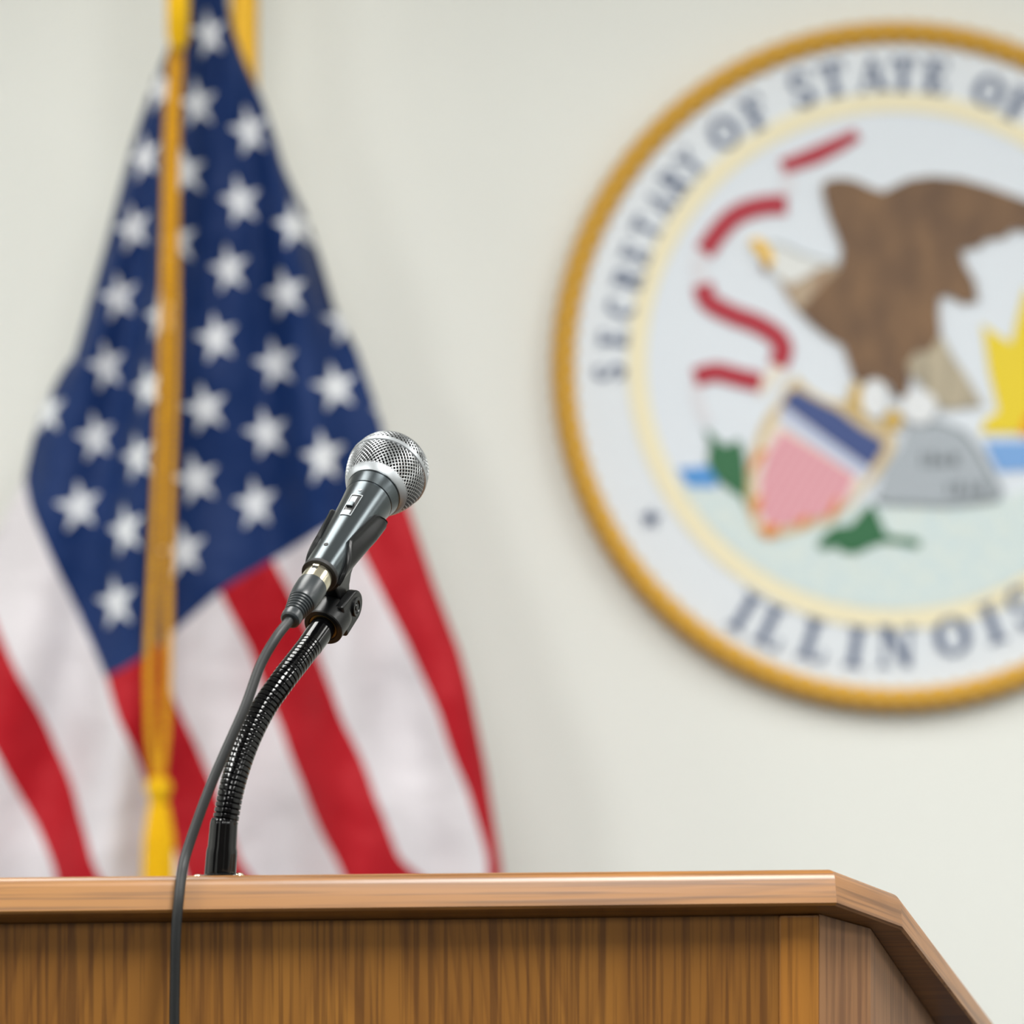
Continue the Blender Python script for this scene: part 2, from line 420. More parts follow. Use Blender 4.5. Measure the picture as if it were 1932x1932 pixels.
for j in range(nt_ - 1):
    for i in range(na - 1):
        q = (j * na + i, j * na + i + 1, (j + 1) * na + i + 1, (j + 1) * na + i)
        Fc += [q, tuple(NN + k for k in q)]
for j in range(nt_ - 1):
    for i in (0, na - 1): Fc.append((j * na + i, (j + 1) * na + i, NN + (j + 1) * na + i, NN + j * na + i))
for i in range(na - 1):
    for j in (0, nt_ - 1): Fc.append((j * na + i, j * na + i + 1, NN + j * na + i + 1, NN + j * na + i))
obj('cradle', (V, Fc), M_plastic, clip, smooth=40)
def mk(t, n, s): return MB + A * (t * mm) - NUP * (n * mm) + SDR * (s * mm)
# stem: a web from the cradle to the hinge, wide flanges with a waist
st = []
for n, t0, t1, w2 in ((13.5, 6, 58, 6), (17, 10, 46, 5.5), (22, 13, 37, 5), (28, 15, 33, 4.6), (34, 16, 31, 4.6), (38, 16.5, 29.5, 4.6), (43, 19, 27, 4.6)):
    st.append([mk(t0, n, -w2), mk(t1, n, -w2), mk(t1, n, w2), mk(t0, n, w2)])
V = [p for r in st for p in r]; Fc = [(0, 1, 2, 3), tuple(4 * (len(st) - 1) + k for k in range(4))]
for j in range(len(st) - 1):
    for i in range(4): Fc.append((4 * j + i, 4 * j + (i + 1) % 4, 4 * j + 4 + (i + 1) % 4, 4 * j + 4 + i))
obj('stem', (V, Fc), M_plastic, clip, smooth=40, bevel=.0012)
rib = [mk(36, 17, 0), mk(60, 15.2, 0), mk(52, 20, 0), mk(38, 30, 0), mk(33, 33, 0)]
obj('rib', prism([p - SDR * .0012 for p in rib], SDR * .0024), M_plastic, clip, smooth=0, bevel=.0004)
# adapter body
da, dx, dy = frame(DN)
obj('adapter', revolve(MO, DN, [(12 * mm, 9.0 * mm), (.5 * mm, 9.4 * mm), (0, 10 * mm), (0, 12.6 * mm), (.8 * mm, 13.2 * mm), (12 * mm, 13.3 * mm), (16 * mm, 12.9 * mm), (18.5 * mm, 11.5 * mm), (19.2 * mm, 9.5 * mm)], 64), M_plastic, clip, smooth=35)
PV = SDR.cross(DN).normalized()
for s in (-1, 1):
    prof2 = []
    for k in range(25):
        a_ = PI * k / 24; prof2.append(HG + PV * (10.6 * mm * math.cos(a_)) + DN * (10.6 * mm * math.sin(a_)))
    prof2 += [HG - PV * .0118 - DN * .017, HG + PV * .0118 - DN * .017]
    s0 = 4.9 if s > 0 else -4.9
    earv = obj('ear', prism([p + SDR * (s0 * mm) for p in prof2], SDR * (s * 6.6 * mm)), M_plastic, clip, smooth=35, bevel=.0016)
    obj('bolt_head', revolve(HG + SDR * (s * 10.6 * mm), SDR * s, [(0, 6.3 * mm), (1.7 * mm, 6.3 * mm), (2.0 * mm, 5.9 * mm), (2.0 * mm, 4.4 * mm), (1.2 * mm, 4.1 * mm), (1.2 * mm, 2.4 * mm), (2.0 * mm, 2.1 * mm), (2.0 * mm, 0)], 40), M_plastic, earv)
obj('thread_insert', revolve(MO, DN, [(1.0 * mm, 8.7 * mm), (.8 * mm, 8.9 * mm), (.8 * mm, 9.7 * mm), (1.0 * mm, 9.9 * mm), (6 * mm, 9.3 * mm), (6 * mm, 8.7 * mm)], 48), M_brass, clip, label='brass threaded ring')

# ------------------------------------------------------------------ gooseneck
gb = lw(slab(-.1765, .031, 0))                                          # foot on the lectern top
goose = thing('gooseneck', 'black flexible gooseneck arm screwed to the lectern top', 'microphone stand', tuple(gb))
neckpx = [(423, 1556, 0), (426, 1546, .03), (436, 1493, .13), (451, 1440, .25), (471, 1388, .38), (498, 1335, .52), (535, 1282, .67), (567, 1241, .86)]
y0 = gb.y; y1 = (MO - DN * .018).y
pts = [at(px, py, y0 + (y1 - y0) * (k ** 1.35) * 1.0) for px, py, k in neckpx] + [MO - DN * .017]
path = spline(pts, 160)
seg = .00028; path = resample(path, seg)
pitch = 3.35 / .28
def neck_r(j):
    k = (j / pitch) % 1.0
    return .00735 + .00055 * math.sqrt(max(0, 1 - (2 * k - 1) ** 6)) - (.0007 if k < .12 or k > .9 else 0)
obj('flexible_tube', tube(path, neck_r, 48), M_gloss, goose, smooth=50)
obj('sleeve', revolve(MO - DN * .0195, DN, [(0, 7.6 * mm), (.5 * mm, 8.1 * mm), (19 * mm, 8.3 * mm), (28 * mm, 8.3 * mm)], 48), M_gloss, goose)
cb = at(420, 1640, gb.y); ct = pts[0] + Vector((0, 0, .003))
cz = (ct - gb)
fl = lambda t, th: 1 + (.05 * abs(math.cos(5 * th)) if t > .004 else 0)
L_ = cz.length
obj('collar', revolve(gb, cz, [(4.6 * mm, 9.4 * mm), (L_ * .50, 9.2 * mm), (L_ * .54, 9.1 * mm), (L_ * .60, 8.5 * mm), (L_ * .93, 8.2 * mm), (L_ * .98, 7.9 * mm), (L_ * 1.02, 7.2 * mm)], 80, fl), M_gloss, goose, smooth=30)
Nw = Mrot @ N_
obj('flange', revolve(gb, Nw, [(0, 19 * mm), (2.2 * mm, 19 * mm), (3.4 * mm, 17.5 * mm), (4.2 * mm, 11.5 * mm), (4.2 * mm, 0)], 64), M_gloss, goose)
Dw = Mrot @ D; Uw = Mrot @ Vector((1, 0, 0))
for a_ in (205, 325, 85):
    p = gb + (Uw * math.cos(math.radians(a_)) + Dw * math.sin(math.radians(a_))) * .0145 + Nw * .0031
    obj('screw', revolve(p, Nw, [(0, 3.4 * mm), (1.4 * mm, 3.2 * mm), (2.4 * mm, 2.2 * mm), (2.8 * mm, 0)], 24), M_nick, goose, label='domed steel screw')

# ------------------------------------------------------------------ cable with XLR plug
cab = thing('microphone_cable', 'dark grey cable hanging from the microphone over the lectern edge', 'cable', tuple(at(330, 1690, 2.172)))
obj('plug_shell', revolve(MB, -A, [(-10 * mm, 9.3 * mm), (4 * mm, 9.35 * mm), (11.6 * mm, 9.4 * mm), (13 * mm, 9.3 * mm), (13.4 * mm, 8 * mm)], 64), M_nick, cab, label='bright nickel plug shell')
ps = cab.children[0]
def xp(t, dg, r): return MB - A * (t * mm) + az(dg) * (r * mm)
lat = [xp(-3, UPAZ - 13, 9.2), xp(-3, UPAZ + 13, 9.2), xp(4.2, UPAZ + 13, 9.2), xp(4.2, UPAZ - 13, 9.2)]
obj('latch', prism(lat, az(UPAZ) * .0011), M_nick, ps, smooth=0, bevel=.0003)
obj('latch_slot', prism([xp(4.3, UPAZ - 13, 9.2), xp(4.3, UPAZ + 10, 9.2), xp(6.0, UPAZ + 10, 9.2), xp(6.0, UPAZ - 13, 9.2)], az(UPAZ) * .0005), M_dark, ps, smooth=0)
bt = [(12.6, 8.2), (12.8, 9.6), (14, 9.8), (22, 9.7), (28, 9.2), (31, 8.7)]
for k in range(6): bt += [(31.4 + k * 2.3, 8.5 - k * .42), (31.8 + k * 2.3, 7.6 - k * .4), (32.6 + k * 2.3, 7.6 - k * .4), (33.0 + k * 2.3, 8.4 - k * .42)]
bt += [(45.5, 6.3), (46.5, 6.6), (50, 6.2), (51, 5.2), (51.2, 3.2)]
obj('boot', revolve(MB, -A, [(t * mm, r * mm) for t, r in bt], 64), M_boot, cab, smooth=35, label='grey ribbed strain relief')
BE = MB - A * .0505
ly_at = lambda px: LY + math.tan(YAW) * ((px - 966) / F * LY)
yl = ly_at(340) - .0042
cp = [BE + A * .004, BE, at(521, 1203, BE.y - .010), at(491, 1256, 2.213), at(462, 1335, 2.203), at(427, 1414, 2.196), at(393, 1493, 2.190), at(355, 1599, 2.182), at(343.5, 1646, yl - .0012),
      at(337, 1700, yl - .0078), at(332, 1760, yl - .0098), at(330, 1850, yl - .0098), at(329, 1960, yl - .0098), at(330, 2300, yl - .0098)]
zf = .0035
last = cp[-1]
cp += [Vector((last.x + .004, yl, .5)), Vector((last.x, yl - .002, .12)), Vector((last.x - .02, yl - .04, .02)), Vector((last.x - .12, yl - .09, zf)), Vector((last.x - .5, yl - .05, zf)), Vector((last.x - 1.2, yl + .2, zf))]
obj('cord', tube(spline(cp, 500), .00315, 20), M_rub, cab, smooth=60)

# ------------------------------------------------------------------ flag
FL = 4.66
def stargrid():
    s = {(11, 1): (225, 1135), (10, 2): (243, 1000), (9, 3): (265, 862), (8, 4): (285, 735), (9, 1): (150, 955), (8, 2): (178, 825), (7, 3): (200, 690), (6, 4): (222, 560), (5, 5): (250, 430),
         (4, 6): (272, 295), (3, 7): (300, 165), (7, 1): (80, 775), (11, 3): (350, 1040), (10, 4): (370, 905), (9, 5): (388, 770), (8, 6): (407, 637), (7, 7): (430, 507), (6, 8): (452, 378),
         (5, 9): (470, 245), (11, 5): (480, 950), (10, 6): (500, 817), (9, 7): (518, 685), (8, 8): (540, 553), (7, 9): (557, 425), (11, 7): (612, 862), (10, 8): (632, 730), (9, 9): (648, 600),
         (4, 8): (375, 200), (5, 7): (355, 330), (6, 6): (342, 460), (3, 9): (395, 65)}
    return [(p, (-.763 + .063 * k, .0538 * j)) for (k, j), p in s.items()]
ctl = stargrid() + [((204, 1274), (0, 0)), ((414, 1117), (0, .19)), ((512, 1057), (0, .27)), ((650, 974), (0, .385)), ((155, 1181), (-.064, 0)), ((103, 1067), (-.146, 0)), ((52, 954), (-.222, 0)),
                    ((740, 775), (-.07, .484)), ((470, 1600), (.36, .02)), ((120, 1600), (.30, -.18)), ((800, 1600), (.5, .25)), ((-60, 1300), (.05, -.2))]
ctn = []
for n, P in ((0, [(34, 900), (56, 954), (107, 1067), (158, 1181), (206, 1274), (257, 1402), (274, 1450), (338, 1620)]), (1, [(328, 1313), (359, 1384), (388, 1453), (450, 1626)]),
             (2, [(414, 1117), (466, 1223), (523, 1368), (569, 1487), (637, 1626)]), (3, [(512, 1057), (559, 1145), (606, 1250), (647, 1357), (709, 1502), (756, 1621)]),
             (4, [(650, 974), (688, 1057), (766, 1212), (828, 1347), (880, 1487), (921, 1626)]), (5, [(800, 965), (885, 1200), (935, 1400), (968, 1640)]),
             (-1, [(-55, 1085), (0, 1197), (47, 1290), (103, 1414), (155, 1533), (186, 1626)]), (-2, [(0, 1430), (67, 1559), (103, 1637)]), (-3, [(-120, 1430), (-40, 1640)]),
             (-4, [(-190, 1560)]), (1, [(760, 2350)]), (3, [(1060, 2350)]), (-1, [(480, 2350)]), (-3, [(250, 2350)]), (4, [(1010, 1900), (1160, 2350)]), (5, [(1050, 1900)])):
    ctn += [(p, (n,)) for p in P]
def tps(ctl, reg=1.0):
    P = np.array([c[0] for c in ctl], float) / 500.; W = np.array([c[1] for c in ctl], float)
    n = len(P)
    def U(r2): return np.where(r2 > 1e-12, r2 * np.log(np.maximum(r2, 1e-12)), 0)
    K = U(((P[:, None] - P[None]) ** 2).sum(-1)) + np.eye(n) * .002 * reg
    Q = np.hstack([np.ones((n, 1)), P]); M = np.zeros((n + 3, n + 3)); M[:n, :n] = K; M[:n, n:] = Q; M[n:, :n] = Q.T
    S = np.linalg.solve(M, np.vstack([W, np.zeros((3, W.shape[1]))]))
    def f(X):
        X = np.asarray(X, float) / 500.
        return U(((X[:, None] - P[None]) ** 2).sum(-1)) @ S[:n] + np.hstack([np.ones((len(X), 1)), X]) @ S[n:]
    return f
f_ab = tps(ctl); f_n = tps(ctn)
lo = [(-420, 392), (-150, 376), (0, 352), (100, 308), (165, 278), (264, 243), (396, 205), (528, 168), (660, 131), (704, 102), (770, 68), (836, 48), (900, 34), (960, 4), (1100, -62), (1300, -130), (1640, -200), (2350, -240)]
ro = [(-420, 428), (-150, 424), (0, 428), (62, 441), (124, 466), (186, 494), (248, 515), (310, 533), (396, 572), (484, 602), (572, 627), (616, 650), (660, 673), (748, 704), (814, 724), (860, 738), (975, 778), (1100, 820), (1230, 870), (1300, 889), (1450, 920), (1640, 950), (2350, 990)]
NR, NS = 330, 170
rows = np.linspace(-420, 2350, NR)
xl = np.interp(rows, *zip(*lo)); xr = np.interp(rows, *zip(*ro))
V, UVa, UVn, X = [], [], [], []
for j in range(NR):
    wd = xr[j] - xl[j]
    for i in range(NS):
        s = -.16 + 1.32 * i / (NS - 1); py = rows[j]
        # fold back behind at both sides
        curl = 0
        if s < 0: xx = xl[j] + (-s) * wd * .9; curl = -s; ux = xl[j] - (-s) * wd * .8
        elif s > 1: xx = xr[j] - (s - 1) * wd * .9; curl = s - 1; ux = xr[j] + (s - 1) * wd * .8
        else: xx = xl[j] + s * wd; ux = xx
        e = min(abs(s), abs(1 - s)) if 0 <= s <= 1 else 0
        ph = math.atan2(xx - 400, py + 520)
        amp = min(1, (py + 420) / 900) * .040 + .002
        fold = amp * (math.sin(ph * 33 + .6) * .5 + math.sin(ph * 57 + 1.9 + py * .0012) * .35 + math.sin(ph * 17 - .8 + py * .0008) * .6)
        fold += .004 * math.sin(xx * .021 + py * .013) + .003 * math.sin(py * .019 - xx * .008)
        bulge = .045 * min(1, wd / 400)
        edge = (1 - min(1, e / .10)) ** 2 * bulge if 0 <= s <= 1 else bulge + .035 * min(1, curl / .05) * min(1, wd / 300) + curl * .05
        Y = FL + fold * (1 if 0 <= s <= 1 else .5) + edge
        if py < -60: Y += .105 * min(1, (-60 - py) / 240) ** 1.5      # gathered against the pole
        Y = min(Y, WY - .09)
        V.append(at(xx, py, FL) + Vector((0, Y - FL, 0))); X.append((ux, py))
ab = f_ab(X); nn = f_n(X)
Fc = [(j * NS + i, j * NS + i + 1, (j + 1) * NS + i + 1, (j + 1) * NS + i) for j in range(NR - 1) for i in range(NS - 1)]

def flag_material():
    m = bpy.data.materials.new('flag_cloth'); m.use_nodes = True; nt = m.node_tree; N = nt.nodes; L = nt.links
    b = N['Principled BSDF']; b.inputs['Roughness'].default_value = .6; b.inputs['Sheen Weight'].default_value = .04
    b.inputs['Specular IOR Level'].default_value = .3
    def M(op, a, c=None, d=None):
        x = N.new('ShaderNodeMath'); x.operation = op
        for k, v in enumerate((a, c, d)):
            if v is None: continue
            if isinstance(v, (int, float)): x.inputs[k].default_value = v
            else: L.new(v, x.inputs[k])
        return x.outputs[0]
    u1 = N.new('ShaderNodeUVMap'); u1.uv_map = 'canton'; s1 = N.new('ShaderNodeSeparateXYZ'); L.new(u1.outputs[0], s1.inputs[0])
    u2 = N.new('ShaderNodeUVMap'); u2.uv_map = 'stripes'; s2 = N.new('ShaderNodeSeparateXYZ'); L.new(u2.outputs[0], s2.inputs[0])
    a, bb, n = s1.outputs[0], s1.outputs[1], s2.outputs[0]
    incan = M('MULTIPLY', M('LESS_THAN', a, 0), M('GREATER_THAN', bb, 0))
    red = M('LESS_THAN', M('FRACT', M('MULTIPLY', n, .5)), .5)            # n in [0,1) red, [1,2) white
    # star lattice
    kx = M('DIVIDE', M('ADD', a, .763), .063); jy = M('DIVIDE', bb, .0538)
    def star(par):
        # cells centred where (k - par) is even and (j - par) is even
        fx = M('SUBTRACT', M('FRACT', M('ADD', M('MULTIPLY', M('SUBTRACT', kx, par), .5), .5)), .5)
        fy = M('SUBTRACT', M('FRACT', M('ADD', M('MULTIPLY', M('SUBTRACT', jy, par), .5), .5)), .5)
        x = M('MULTIPLY', fx, .126); y = M('MULTIPLY', fy, .1076)
        r = M('SQRT', M('ADD', M('MULTIPLY', x, x), M('MULTIPLY', y, y)))
        th = M('ARCTAN2', x, y)
        f = M('SUBTRACT', M('ABSOLUTE', M('SUBTRACT', M('FRACT', M('ADD', M('DIVIDE', th, 2 * PI / 5), 10.5)), .5)), 0)   # 0 at the tip .. .5 at the notch
        phi = M('MULTIPLY', f, 2 * PI / 5)
        # edge line of a pentagram arm: tip (R,0) to notch (.382R, 36deg)
        Rr = .0312; nx, ny = .382 * Rr * math.cos(PI / 5), .382 * Rr * math.sin(PI / 5)
        ex, ey = nx - Rr, ny
        px = M('MULTIPLY', r, M('COSINE', phi)); py = M('MULTIPLY', r, M('SINE', phi))
        cr = M('SUBTRACT', M('MULTIPLY', M('SUBTRACT', px, Rr), ey), M('MULTIPLY', py, ex))
        ins = M('LESS_THAN', cr, 0)
        kc = M('ADD', M('MULTIPLY', M('ROUND', M('MULTIPLY', M('SUBTRACT', kx, par), .5)), 2), par)
        jc = M('ADD', M('MULTIPLY', M('ROUND', M('MULTIPLY', M('SUBTRACT', jy, par), .5)), 2), par)
        ok = M('MULTIPLY', M('MULTIPLY', M('GREATER_THAN', kc, .5), M('LESS_THAN', kc, 11.5)), M('MULTIPLY', M('GREATER_THAN', jc, .5), M('LESS_THAN', jc, 9.5)))
        return M('MULTIPLY', M('MULTIPLY', ins, M('LESS_THAN', r, Rr)), ok)
    st = M('MAXIMUM', star(0), star(1))
    def mixc(f, A_, B_):
        x = N.new('ShaderNodeMix'); x.data_type = 'RGBA'; L.new(f, x.inputs[0])
        for k, v in ((6, A_), (7, B_)):
            if isinstance(v, tuple): x.inputs[k].default_value = v
            else: L.new(v, x.inputs[k])
        return x.outputs[2]
    white = lin((221, 216, 221))
    c = mixc(incan, mixc(red, white, lin((178, 8, 28))), mixc(st, lin((3, 42, 98)), lin((232, 235, 240))))
    L.new(c, b.inputs['Base Color'])
    tr = N.new('ShaderNodeBsdfTranslucent'); L.new(c, tr.inputs['Color'])
    ms = N.new('ShaderNodeMixShader'); ms.inputs[0].default_value = .12
    out = N['Material Output']; L.new(b.outputs[0], ms.inputs[1]); L.new(tr.outputs[0], ms.inputs[2]); L.new(ms.outputs[0], out.inputs[0])
    wv = N.new('ShaderNodeTexNoise'); wv.inputs['Scale'].default_value = 14; wv.inputs['Detail'].default_value = 2
    tc = N.new('ShaderNodeTexCoord'); L.new(tc.outputs['Object'], wv.inputs['Vector'])
    bp = N.new('ShaderNodeBump'); bp.inputs['Strength'].default_value = .5; bp.inputs['Distance'].default_value = .02
    L.new(wv.outputs['Fac'], bp.inputs['Height']); L.new(bp.outputs['Normal'], b.inputs['Normal'])
    return m
flag = obj('american_flag', (V, Fc), flag_material(), smooth=80)
flag['label'] = 'large draped flag with white stars on blue and red and white stripes'; flag['category'] = 'flag'
me = flag.data
for nm, arr in (('canton', [(p[0], p[1]) for p in ab]), ('stripes', [(p[0], 0) for p in nn])):
    uv = me.uv_layers.new(name=nm)
    idx = np.empty(len(me.loops), int); me.loops.foreach_get('vertex_index', idx)
    uv.data.foreach_set('uv', np.array(arr, dtype='f')[idx].ravel())
sd = flag.modifiers.new('thickness', 'SOLIDIFY'); sd.thickness = .0012

# pole
M_gold = mat('gold_anodised', (232, 178, 26), .4, .3)
PX = at(461, 0, 4.80).x
pole = thing('flagpole', 'tall gold pole behind the draped flag', 'flagpole', (PX, 4.80, 0))
obj('pole', revolve((PX, 4.80, .05), (0, 0, 1), [(0, .0185), (2.58, .0185), (2.585, .017)], 32), M_gold, pole)
obj('base', revolve((PX, 4.80, 0), (0, 0, 1), [(0, .16), (.012, .16), (.02, .15), (.035, .06), (.07, .03), (.12, .025), (.125, .018)], 64), M_gold, pole)
obj('finial', revolve((PX, 4.80, 2.63), (0, 0, 1), [(0, .012), (.01, .022), (.03, .028), (.06, .02), (.12, .006), (.16, .0)], 32), M_gold, pole)
# cord and tassels
M_cord = mat('gold_cord', (226, 166, 22), .6, 0, .3, bump=(700, .6, .002), var=(120, (200, 142, 14)))
M_tas = mat('gold_tassel', (244, 196, 0), .6, 0, .3, bump=(500, .8, .003), var=(200, (232, 178, 0)))
CY = 4.585
cordT = thing('flag_cord', 'gold cord with a yellow tassel hanging down in front of the flag', 'cord', tuple(at(300, 1480, CY)))
ca = [(345, -420), (340, -150), (336, 0), (326, 120), (318, 240), (314, 400), (309, 600), (304, 750), (298, 900), (289, 1100), (282, 1250), (284, 1380), (294, 1462)]
cb_ = [(352, -420), (347, -150), (342, 0), (338, 120), (332, 240), (330, 400), (330, 600), (327, 750), (322, 900), (317, 1100), (316, 1250), (312, 1380), (304, 1462)]
for P, s in ((ca, 0), (cb_, 1)):
    pth = resample(spline([at(x, y, CY + .004 * s + (.16 * min(1, (-40 - y) / 300) if y < -40 else 0)) for x, y in P], 120), .0012)
    obj('strand', tube(pth, lambda j, s=s: .0057 * (1 + .13 * math.sin(j * .8 + s)), 12), M_cord, cordT)
# knot gathering the cord at the top
kp = spline([at(336, y, CY - .012 + (.14 * min(1, -y / 380) if y < 0 else 0)) for y in (-380, -200, 0, 60, 95)], 60)
obj('bow_loop', tube(kp, lambda j: .0145 * (1 - .65 * max(0, (j - 42) / 18) ** 2) * (1 + .05 * math.sin(j * 1.7)), 20), M_tas, cordT)
def tassel(px, py, Yt, length, parent, wmul=1):
    p = at(px, py, Yt); dn = Vector((0, 0, -1))
    obj('tassel_head', revolve(p + Vector((0, 0, .012)), dn, [(0, .003), (.004, .013), (.014, .0175), (.024, .014), (.030, .0125)], 32), M_tas, parent)
    # skirt of fine threads
    V, Fc = [], []
    n, m = 72, 30
    for j in range(m):
        t = j / (m - 1); r = (.0125 + .011 * min(1, t * 3) ** .7 + .003 * t) * wmul
        for i in range(n):
            th = 2 * PI * i / n; rr = r * (1 + .07 * (i % 2) + .04 * math.sin(th * 5 + t * 4))
            V.append(p + Vector((rr * math.cos(th), rr * math.sin(th), -.018 - t * length)))
    for j in range(m - 1):
        for i in range(n): Fc.append((j * n + i, j * n + (i + 1) % n, (j + 1) * n + (i + 1) % n, (j + 1) * n + i))
    Fc += [tuple(range(n)), tuple((m - 1) * n + i for i in range(n))]
    obj('tassel_skirt', (V, Fc), M_tas, parent)
tassel(299, 1482, CY, .15, cordT, .74)

# ------------------------------------------------------------------ seal on the wall
SY = WY - .030                        # face of the plaque
cx, cy = 1692, 691
seal = thing('wall_seal', 'large round rope-edged state seal plaque reading ILLINOIS on the wall', 'seal', tuple(at(cx, cy, WY - .0)))
def paint(n, c, rough=.45, var=None): return mat(n, c, rough, var=var)
def px3(p, Y): return at(p[0], p[1], Y)
def art(name, pts, m, lift, thick=.0014, parent=None, smooth_n=0, label=None, bevel=0):
    if smooth_n:
        q = spline([Vector((x, y, 0)) for x, y in pts + [pts[0]]], smooth_n)[:-1]; pts = [(v.x, v.y) for v in q]
    return obj(name, prism([px3(p, SY - lift) for p in pts], (0, thick, 0)), m, parent or seal, smooth=0, bevel=bevel, label=label)
M_disc = paint('seal_white', (226, 232, 238)); M_skyp = paint('seal_sky', (224, 231, 239))
U = SY / F
c0 = at(cx, cy, SY)
obj('backing_disc', revolve((c0.x, WY - .001, c0.z), (0, -1, 0), [(0, 610 * U), (.029, 612 * U)], 128), M_disc, seal, smooth=30)
# rope border: three twisted strands
V, Fc = [], []; n1, n2 = 1944, 24; RB, rb = 628 * U, .0185
for i in range(n1):
    ph = 2 * PI * i / n1
    for k in range(n2):
        th = 2 * PI * k / n2
        rr = rb * (.66 + .36 * abs(math.sin((3 * th + 108 * ph) / 2)))
        q = RB + rr * math.cos(th)
        V.append(Vector((c0.x + q * math.cos(ph), WY - .024 - rr * 1.15 * math.sin(th), c0.z + q * math.sin(ph))))
for i in range(n1):
    for k in range(n2): Fc.append((i * n2 + k, i * n2 + (k + 1) % n2, ((i + 1) % n1) * n2 + (k + 1) % n2, ((i + 1) % n1) * n2 + k))
M_rope = mat('gold_paint', (212, 162, 58), .5, .1)
obj('rope_border', (V, Fc), M_rope, seal, smooth=50, label='twisted gold rope rim')
def ring(name, r0, r1, c, m, lift, label=None):
    V, Fc = [], []; n = 128; cc = at(c[0], c[1], SY)
    for y in (SY - lift, SY + .001):
        for r in (r0, r1):
            for i in range(n):
                a_ = 2 * PI * i / n; V.append(Vector((cc.x + r * U * math.cos(a_), y, cc.z + r * U * math.sin(a_))))
    for i in range(n):
        j = (i + 1) % n
        Fc += [(i, j, n + j, n + i), (2 * n + i, 2 * n + j, 3 * n + j, 3 * n + i), (i, j, 2 * n + j, 2 * n + i), (n + i, n + j, 3 * n + j, 3 * n + i)]
    return obj(name, (V, Fc), m, seal, smooth=30, label=label)
ic = (1690, 681)
cs = at(ic[0], ic[1], SY)
obj('picture_disc', revolve((cs.x, SY + .001, cs.z), (0, -1, 0), [(0, 478 * U), (.0018, 478 * U)], 128), M_skyp, seal, smooth=30)
ring('inner_ring', 470, 507, ic, paint('seal_cream', (240, 231, 198)), .003, 'cream ring round the picture')
# ground of the picture, below the horizon
gp = []
for k in range(61):
    a_ = math.radians(30 + 120 * k / 60)
    gp.append((ic[0] + 468 * math.cos(a_), ic[1] + 468 * math.sin(a_)))
M_ground = paint('seal_ground', (219, 229, 224), var=(60, (205, 222, 226)))
art('ground', gp + [(1345, 920), (1500, 960), (1700, 955), (1880, 945), (1990, 905)], M_ground, .0026, .001)
blue = paint('seal_water', (122, 168, 224)); blue2 = paint('seal_water_deep', (84, 150, 216))
art('water', [(1858, 832), (2134, 832), (2120, 880), (1884, 890), (1868, 862)], blue, .0034, label='light blue water right of the rock')
art('water', [(1278, 884), (1345, 878), (1356, 905), (1350, 920), (1298, 918)], blue2, .0034, label='blue water left of the green leaf')
# sun
sunpts = [(1850, 818), (1858, 792), (1884, 776), (1866, 700), (1853, 612), (1880, 630), (1908, 648), (1922, 590), (1936, 540), (1962, 600), (1985, 610), (2002, 520), (2022, 610), (2046, 598), (2070, 545), (2082, 640), (2100, 650), (2110, 818)]
art('sun_rays', sunpts, paint('seal_yellow', (234, 208, 44)), .0036, label='yellow rising sun rays')
art('sun_disc', [(1994 + 68 * math.cos(PI * k / 24), 822 - 68 * math.sin(PI * k / 24)) for k in range(25)], paint('seal_orange', (238, 158, 16)), .0052, label='orange half sun')
# rock with its dates
rock = art('rock', [(1652, 940), (1671, 883), (1700, 842), (1712, 806), (1738, 795), (1781, 802), (1817, 816), (1843, 847), (1862, 883), (1887, 924), (1880, 942), (1833, 948), (1786, 952), (1714, 949), (1671, 947)], paint('seal_grey', (172, 180, 188)), .0050, .003, label='grey boulder')
art('rock_edge', [(1786, 958), (1833, 954), (1884, 947), (1892, 925), (1866, 880), (1847, 845), (1820, 812), (1783, 797), (1740, 790), (1708, 800), (1740, 797), (1781, 803), (1815, 818), (1840, 850), (1858, 884), (1881, 926), (1874, 938), (1786, 950), (1671, 945), (1652, 938), (1652, 946), (1671, 953)], paint('seal_greyline', (128, 136, 142)), .0052, parent=rock)
# leaves
green = paint('seal_green', (48, 108, 70))
art('leaf', [(1330, 808), (1343, 818), (1356, 831), (1369, 841), (1395, 828), (1405, 858), (1408, 905), (1410, 965), (1399, 940), (1377, 925), (1354, 906), (1339, 884), (1334, 860), (1340, 845)], green, .0042, .003, label='green leaf left of the shield')
art('leaf', [(1540, 1028), (1556, 1008), (1571, 994), (1607, 990), (1624, 968), (1645, 947), (1657, 973), (1671, 1006), (1692, 1013), (1716, 1013), (1738, 1021), (1733, 1035), (1702, 1028), (1667, 1024), (1643, 1032), (1614, 1046), (1590, 1043), (1578, 1032), (1552, 1039)], green, .0042, .003, label='green leaf below the shield')
